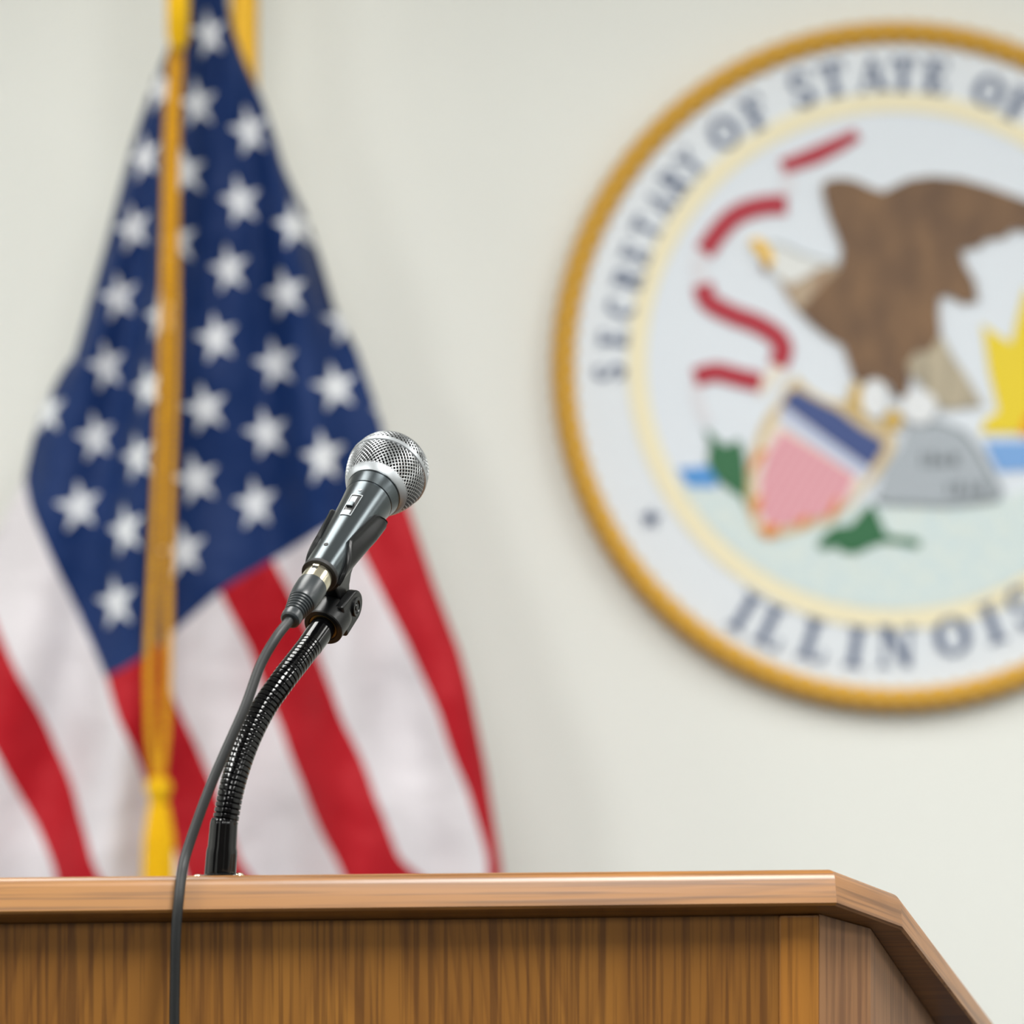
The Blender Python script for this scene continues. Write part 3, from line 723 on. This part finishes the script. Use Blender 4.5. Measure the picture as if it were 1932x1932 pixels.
# shield
tan = paint('seal_tan', (212, 190, 148)); cream = paint('seal_pale', (232, 226, 214))
sh = art('shield', [(1502, 708), (1520, 728), (1546, 748), (1574, 757), (1600, 757), (1622, 770), (1650, 795), (1672, 806), (1690, 828), (1686, 852), (1668, 880), (1652, 902), (1630, 925), (1606, 954), (1570, 984), (1530, 996), (1478, 1012), (1447, 1019), (1430, 1008), (1414, 978), (1408, 940), (1410, 888), (1420, 848), (1432, 812), (1448, 780), (1470, 756), (1484, 728)], tan, .0046, .003)
art('shield_field', [(1496, 735), (1664, 835), (1642, 895), (1622, 925), (1594, 955), (1560, 972), (1508, 985), (1450, 1008), (1432, 990), (1424, 945), (1424, 890), (1438, 840), (1466, 790)], cream, .0056, parent=sh)
def stripe_paint():
    m = mat('seal_pink_stripes', (224, 160, 172), .5); nt = m.node_tree; b = nt.nodes['Principled BSDF']
    tc = nt.nodes.new('ShaderNodeTexCoord'); mp = nt.nodes.new('ShaderNodeMapping'); mp.inputs['Rotation'].default_value = (0, math.radians(-31), 0)
    wv = nt.nodes.new('ShaderNodeTexWave'); wv.bands_direction = 'X'; wv.inputs['Scale'].default_value = 25; wv.inputs['Distortion'].default_value = 0
    nt.links.new(tc.outputs['Object'], mp.inputs[0]); nt.links.new(mp.outputs[0], wv.inputs['Vector'])
    r = nt.nodes.new('ShaderNodeValToRGB'); r.color_ramp.elements[0].color = lin((232, 178, 188)); r.color_ramp.elements[1].color = lin((214, 140, 152))
    nt.links.new(wv.outputs['Fac'], r.inputs[0]); nt.links.new(r.outputs[0], b.inputs['Base Color']); return m
art('shield_stripes', [(1473, 811), (1540, 850), (1614, 898), (1600, 935), (1580, 965), (1520, 984), (1450, 1000), (1434, 965), (1432, 915), (1446, 857)], stripe_paint(), .0066, parent=sh, label='pink striped lower field')
navy = paint('seal_navy', (46, 66, 122), var=(300, (76, 94, 150)))
art('shield_chief', [(1474, 762), (1499, 733), (1543, 757), (1581, 775), (1624, 808), (1664, 831), (1667, 843), (1641, 884), (1560, 826)], navy, .0066, parent=sh, label='dark blue band across the top')
art('shield_rail', [(1474, 767), (1560, 829), (1640, 887), (1631, 904), (1552, 850), (1470, 793)], paint('seal_palest_blue', (192, 202, 228)), .0066, parent=sh, label='pale blue strip under the blue band')
org = paint('seal_amber', (226, 140, 50))
for P in ([(1436, 845), (1446, 850), (1420, 893), (1412, 880)], [(1420, 940), (1440, 935), (1430, 968), (1420, 975)], [(1432, 992), (1470, 990), (1468, 1006), (1446, 1016)], [(1500, 986), (1524, 972), (1526, 984), (1512, 997)], [(1562, 974), (1578, 938), (1584, 942), (1574, 975)]):
    art('shield_flame', P, org, .0074, parent=sh, label='orange mark on the shield edge')
# ribbon
redp = paint('seal_red', (176, 40, 58)); rw = paint('seal_ribbon_white', (222, 222, 228))
def band(name, cl, wd, m, lift, n=40, label=None):
    q = spline([Vector((x, y, 0)) for x, y in cl], n); Lf, Rt = [], []
    for i, p in enumerate(q):
        d = (q[min(i + 1, n - 1)] - q[max(i - 1, 0)]).normalized(); nn_ = Vector((-d.y, d.x, 0)) * wd / 2
        Lf.append(p + nn_); Rt.append(p - nn_)
    V = [px3((p.x, p.y), SY - lift) for p in Lf + Rt] + [px3((p.x, p.y), SY - lift) + Vector((0, .0016, 0)) for p in Lf + Rt]; m2 = 2 * n
    Fc = []
    for i in range(n - 1):
        Fc += [(i, i + 1, n + i + 1, n + i), (m2 + i, m2 + i + 1, m2 + n + i + 1, m2 + n + i), (i, i + 1, m2 + i + 1, m2 + i), (n + i, n + i + 1, m2 + n + i + 1, m2 + n + i)]
    Fc += [(0, n, m2 + n, m2), (n - 1, 2 * n - 1, m2 + 2 * n - 1, m2 + n - 1)]
    return obj(name, (V, Fc), m, seal, smooth=0, label=label)
band('ribbon', [(1482, 312), (1486, 345), (1478, 372)], 26, rw, .0032, label='white fold of the ribbon')
band('ribbon', [(1336, 462), (1318, 500), (1330, 552)], 28, rw, .0032, label='white fold of the ribbon')
band('ribbon', [(1474, 668), (1466, 700), (1425, 740)], 30, cream, .0032, label='white fold of the ribbon')
band('ribbon', [(1313, 716), (1318, 760), (1336, 800)], 22, rw, .0032, label='white fold of the ribbon')
art('ribbon', [(1470, 302), (1509, 287), (1560, 265), (1612, 243), (1624, 262), (1590, 284), (1545, 308), (1481, 328)], redp, .0042, .002, label='short straight red ribbon end at the top')
band('ribbon', [(1484, 386), (1440, 388), (1395, 402), (1362, 430), (1328, 476)], 38, redp, .0042, label='arched red ribbon above the beak')
band('ribbon', [(1326, 536), (1336, 568), (1380, 593), (1428, 611), (1464, 634), (1477, 659), (1467, 690)], 38, redp, .0042, label='s-curved red ribbon left of the eagle')
band('ribbon', [(1310, 712), (1350, 702), (1389, 711), (1436, 722)], 36, redp, .0042, label='short wavy red ribbon above the shield')
# eagle
def feather_mat(n, c1, c2, sc_=(22, 22, 60), lo_=.3, hi=.7):
    m = mat(n, c1, .6); nt = m.node_tree; b = nt.nodes['Principled BSDF']; tc = nt.nodes.new('ShaderNodeTexCoord'); mp = nt.nodes.new('ShaderNodeMapping')
    mp.inputs['Rotation'].default_value = (0, math.radians(25), 0); mp.inputs['Scale'].default_value = sc_
    nz = nt.nodes.new('ShaderNodeTexNoise'); nz.inputs['Scale'].default_value = 1.; nz.inputs['Detail'].default_value = 3
    r = nt.nodes.new('ShaderNodeValToRGB'); r.color_ramp.elements[0].position = lo_; r.color_ramp.elements[1].position = hi
    r.color_ramp.elements[0].color = lin(c1); r.color_ramp.elements[1].color = lin(c2)
    nt.links.new(tc.outputs['Object'], mp.inputs[0]); nt.links.new(mp.outputs[0], nz.inputs['Vector']); nt.links.new(nz.outputs[0], r.inputs[0]); nt.links.new(r.outputs[0], b.inputs['Base Color']); return m
M_eag = feather_mat('eagle_brown', (100, 75, 56), (134, 102, 72), (26, 26, 14))
eag = art('eagle_body', [(1552, 345), (1568, 338), (1588, 336), (1614, 340), (1640, 353), (1666, 362), (1686, 352), (1715, 338), (1759, 332), (1811, 337), (1862, 351), (1932, 376), (1990, 396), (2050, 424), (2085, 452), (2040, 446), (1990, 452), (1950, 440), (1932, 434), (1909, 433), (1896, 448), (1862, 451), (1847, 466), (1813, 471), (1820, 499), (1839, 530), (1845, 568), (1816, 573), (1790, 556), (1772, 559), (1770, 590), (1774, 631), (1756, 662), (1728, 664), (1712, 685), (1717, 719), (1711, 746), (1690, 750), (1676, 724), (1655, 712), (1629, 724), (1611, 714), (1603, 688), (1591, 652), (1562, 636), (1531, 611), (1508, 587), (1531, 559), (1559, 528), (1585, 504), (1589, 468), (1578, 440), (1565, 409), (1554, 372)], M_eag, .0075, .004, label='brown eagle with raised wings')
art('eagle_tail', [(1721, 660), (1758, 655), (1776, 632), (1797, 672), (1819, 704), (1855, 765), (1781, 773), (1757, 754), (1733, 719), (1710, 695)], feather_mat('tail_buff', (156, 146, 128), (196, 184, 158), (90, 90, 8)), .0066, .003, label='buff tail feathers')
art('eagle_neck', [(1462, 505), (1500, 498), (1560, 500), (1590, 505), (1560, 530), (1531, 562), (1508, 590), (1488, 562), (1470, 530)], feather_mat('neck_buff', (200, 186, 162), (160, 130, 104), (40, 40, 20)), .0070, .003, label='buff neck feathers')
hd = art('eagle_head', [(1440, 468), (1458, 458), (1482, 466), (1510, 480), (1548, 492), (1580, 498), (1545, 506), (1520, 522), (1494, 536), (1474, 528), (1458, 512), (1448, 500)], paint('eagle_white', (226, 228, 226)), .0085, .003, label='white head')
art('head_outline', [(1440, 466), (1458, 455), (1484, 463), (1512, 477), (1550, 489), (1584, 496), (1580, 500), (1548, 494), (1510, 483), (1482, 469), (1458, 461)], paint('outline_grey', (168, 172, 172)), .0092, parent=hd)
art('beak', [(1414, 454), (1427, 449), (1439, 453), (1453, 470), (1461, 490), (1452, 505), (1444, 502), (1437, 484), (1424, 472)], paint('beak_yellow', (240, 190, 40)), .0095, parent=hd, label='yellow beak')
art('tongue', [(1436, 492), (1446, 498), (1450, 514), (1440, 512)], paint('tongue_brown', (130, 84, 70)), .0097, parent=hd)
wh = paint('legs_white', (228, 231, 234))
for ex, ey, rx, ry in ((1650, 752, 25, 37), (1734, 768, 34, 32)):
    art('eagle_leg', [(ex + rx * math.cos(2 * PI * k / 24), ey + ry * math.sin(2 * PI * k / 24)) for k in range(24)], wh, .0105, .004, label='white feathered leg')
for P in ([(1606, 724), (1626, 722), (1628, 760), (1640, 790), (1618, 778), (1600, 760)], [(1664, 790), (1682, 770), (1700, 778), (1704, 800), (1688, 815), (1670, 806)]):
    art('talon', P, paint('talon_gold', (206, 172, 92)), .0098, .003, label='gold talon')
# lettering: serif capitals drawn from strokes in a unit box (x 0..w, y 0..1)
def arc(cx_, cy_, rx, ry, a0, a1, n=18): return [(cx_ + rx * math.cos(math.radians(a0 + (a1 - a0) * k / n)), cy_ + ry * math.sin(math.radians(a0 + (a1 - a0) * k / n))) for k in range(n + 1)]
TK, TN = .21, .075
def stroke(pts, w0, w1=None):
    w1 = w1 or w0; out = []
    n = len(pts); Lf, Rt = [], []
    for i, p in enumerate(pts):
        a_, b_ = Vector(pts[max(0, i - 1)]), Vector(pts[min(n - 1, i + 1)]); d = (b_ - a_).normalized(); nr = Vector((-d.y, d.x))
        t = i / (n - 1); ww = (w0 + (w1 - w0) * math.sin(PI * t)) / 2
        Lf.append(tuple(Vector(p) + nr * ww)); Rt.append(tuple(Vector(p) - nr * ww))
    return [[Lf[i], Lf[i + 1], Rt[i + 1], Rt[i]] for i in range(n - 1)]
def rect(x0, x1, y0, y1): return [[(x0, y0), (x1, y0), (x1, y1), (x0, y1)]]
def stem(x, w_=TK, s=.12): return rect(x - w_ / 2, x + w_ / 2, 0, 1) + rect(x - w_ / 2 - s, x + w_ / 2 + s, 0, TN) + rect(x - w_ / 2 - s, x + w_ / 2 + s, 1 - TN, 1)
def glyph(ch):
    if ch == 'I': return .5, stem(.25)
    if ch == 'L': return .72, stem(.25) + rect(.25, .7, 0, TN) + rect(.62, .7, 0, .3)
    if ch == 'E': return .72, stem(.25) + rect(.25, .7, 0, TN) + rect(.62, .7, 0, .3) + rect(.25, .68, 1 - TN, 1) + rect(.61, .68, .74, 1) + rect(.25, .52, .46, .54) + rect(.48, .54, .36, .64)
    if ch == 'F': return .68, stem(.25) + rect(.25, .68, 1 - TN, 1) + rect(.61, .68, .72, 1) + rect(.25, .52, .46, .54) + rect(.48, .54, .36, .64)
    if ch == 'T': return .78, stem(.39) + rect(.02, .76, 1 - TN, 1) + rect(.02, .09, .72, 1) + rect(.69, .76, .72, 1)
    if ch == 'N': return .95, rect(.14, .21, 0, 1) + rect(.74, .81, 0, 1) + [[(.10, 1), (.34, 1), (.84, 0), (.66, 0)]] + rect(.02, .32, 0, TN) + rect(.64, .93, 1 - TN, 1) + rect(.02, .2, 1 - TN, 1)
    if ch == 'O': return .9, stroke(arc(.45, .5, .32, .43, 90, 270), TN, TK) + stroke(arc(.45, .5, .32, .43, -90, 90), TN, TK)
    if ch == 'C': return .8, stroke(arc(.45, .5, .33, .43, 60, 300, 24), TN, TK) + rect(.6, .68, .66, .97)
    if ch == 'S': return .66, stroke(arc(.33, .73, .22, .23, 20, 270), TN, TK * .8) + stroke(arc(.33, .27, .22, .23, 90, -160), TN, TK * .95) + rect(.5, .57, .7, 1) + rect(.07, .14, 0, .3)
    if ch == 'A': return .92, [[(.46 - .05, 1), (.46 + .07, 1), (.83, 0), (.60, 0)], [(.42, 1), (.47, .95), (.17, 0), (.10, 0)]] + rect(.24, .66, .3, .37) + rect(.0, .28, 0, TN) + rect(.5, .94, 0, TN)
    if ch == 'R': return .85, stem(.25) + rect(.25, .5, 1 - TN, 1) + rect(.25, .5, .48, .48 + TN) + stroke(arc(.48, .74, .2, .225, -90, 90), TN, TK) + [[(.42, .5), (.6, .5), (.85, 0), (.64, 0)]] + rect(.6, .92, 0, TN)
    if ch == 'Y': return .85, rect(.33, .33 + TK, 0, .5) + [[(.08, 1), (.3, 1), (.54, .45), (.36, .4)], [(.68, 1), (.75, 1), (.50, .42), (.44, .48)]] + rect(.2, .66, 0, TN) + rect(.0, .38, 1 - TN, 1) + rect(.58, .85, 1 - TN, 1)
    if ch == '1': return .4, rect(.16, .3, 0, 1) + rect(.05, .4, 0, .07)
    if ch == '8': return .6, stroke(arc(.3, .75, .17, .2, 0, 360, 20), .1) + stroke(arc(.3, .27, .21, .24, 0, 360, 20), .1)
    if ch == '6': return .6, stroke(arc(.3, .28, .2, .24, 0, 360, 20), .1) + stroke(arc(.46, .3, .36, .62, 110, 180), .1)
def letter(ch, p, ang, h, m, lift, parent=None, name='letter', sx=1.0, weight=None):
    """ang: rotation of the letter's up direction from picture up, clockwise, degrees"""
    wd, polys = glyph(ch); V, Fc = [], []
    ca_, sa_ = math.cos(math.radians(ang)), math.sin(math.radians(ang))
    for k, pl in enumerate(polys):
        n = len(V); q = []
        for x, y in pl:
            X_, Y_ = (x - wd / 2) * h * sx, (y - .5) * h
            q.append((p[0] + X_ * ca_ + Y_ * sa_, p[1] + X_ * sa_ - Y_ * ca_))
        v, f = prism([px3(t_, SY - lift - k * .00004) for t_ in q], (0, .0022, 0)); V += v; Fc += [tuple(i + n for i in g) for g in f]
    return obj(name, (V, Fc), m, parent or seal, smooth=0)
M_let = paint('letter_navy', (80, 96, 130))
tc_ = (1694, 686)
for ch, p in zip('SECRETARY', [(1150, 702), (1158, 640), (1172, 580), (1186, 528), (1200, 480), (1220, 430), (1246, 384), (1272, 345), (1303, 308)]):
    a_ = math.degrees(math.atan2(p[0] - tc_[0], tc_[1] - p[1])); letter(ch, p, a_, 56, M_let, .0035, sx=.82)
for ch, p in zip('OFSTATEOF', [(1367, 250), (1424, 214), (1513, 168), (1572, 150), (1646, 140), (1704, 141), (1764, 144), (1866, 172), (1920, 198)]):
    a_ = math.degrees(math.atan2(p[0] - tc_[0], tc_[1] - p[1])); letter(ch, p, a_, 66, M_let, .0035)
for ch, p in zip('ILLINOIS', [(1404, 1155), (1458, 1183), (1537, 1207), (1614, 1220), (1692, 1219), (1797, 1200), (1872, 1175), (1930, 1146)]):
    a_ = math.degrees(math.atan2(-(p[0] - tc_[0]), (p[1] - tc_[1]))); letter(ch, p, a_, 78, M_let, .0035, sx=1.02)
sp_ = []
for k in range(10):
    rr = 21 if k % 2 == 0 else 9; a_ = math.radians(-90 + 36 * k); sp_.append((1228 + rr * math.cos(a_), 978 + rr * math.sin(a_)))
art('star', [(2 * tc_[0] - x, y) for x, y in sp_], paint('star_navy', (52, 72, 112)), .0035, .002)
art('star', sp_, paint('star_navy', (52, 72, 112)), .0035, .002)
M_num = paint('rock_numerals', (84, 92, 98))
for s, x0, y0_ in (('1868', 1770, 866), ('1818', 1820, 922)):
    for k, ch in enumerate(s): letter(ch, (x0 - 30 + 20 * k, y0_), 0, 24, M_num, .0066, parent=rock, name='numeral', sx=1.0)
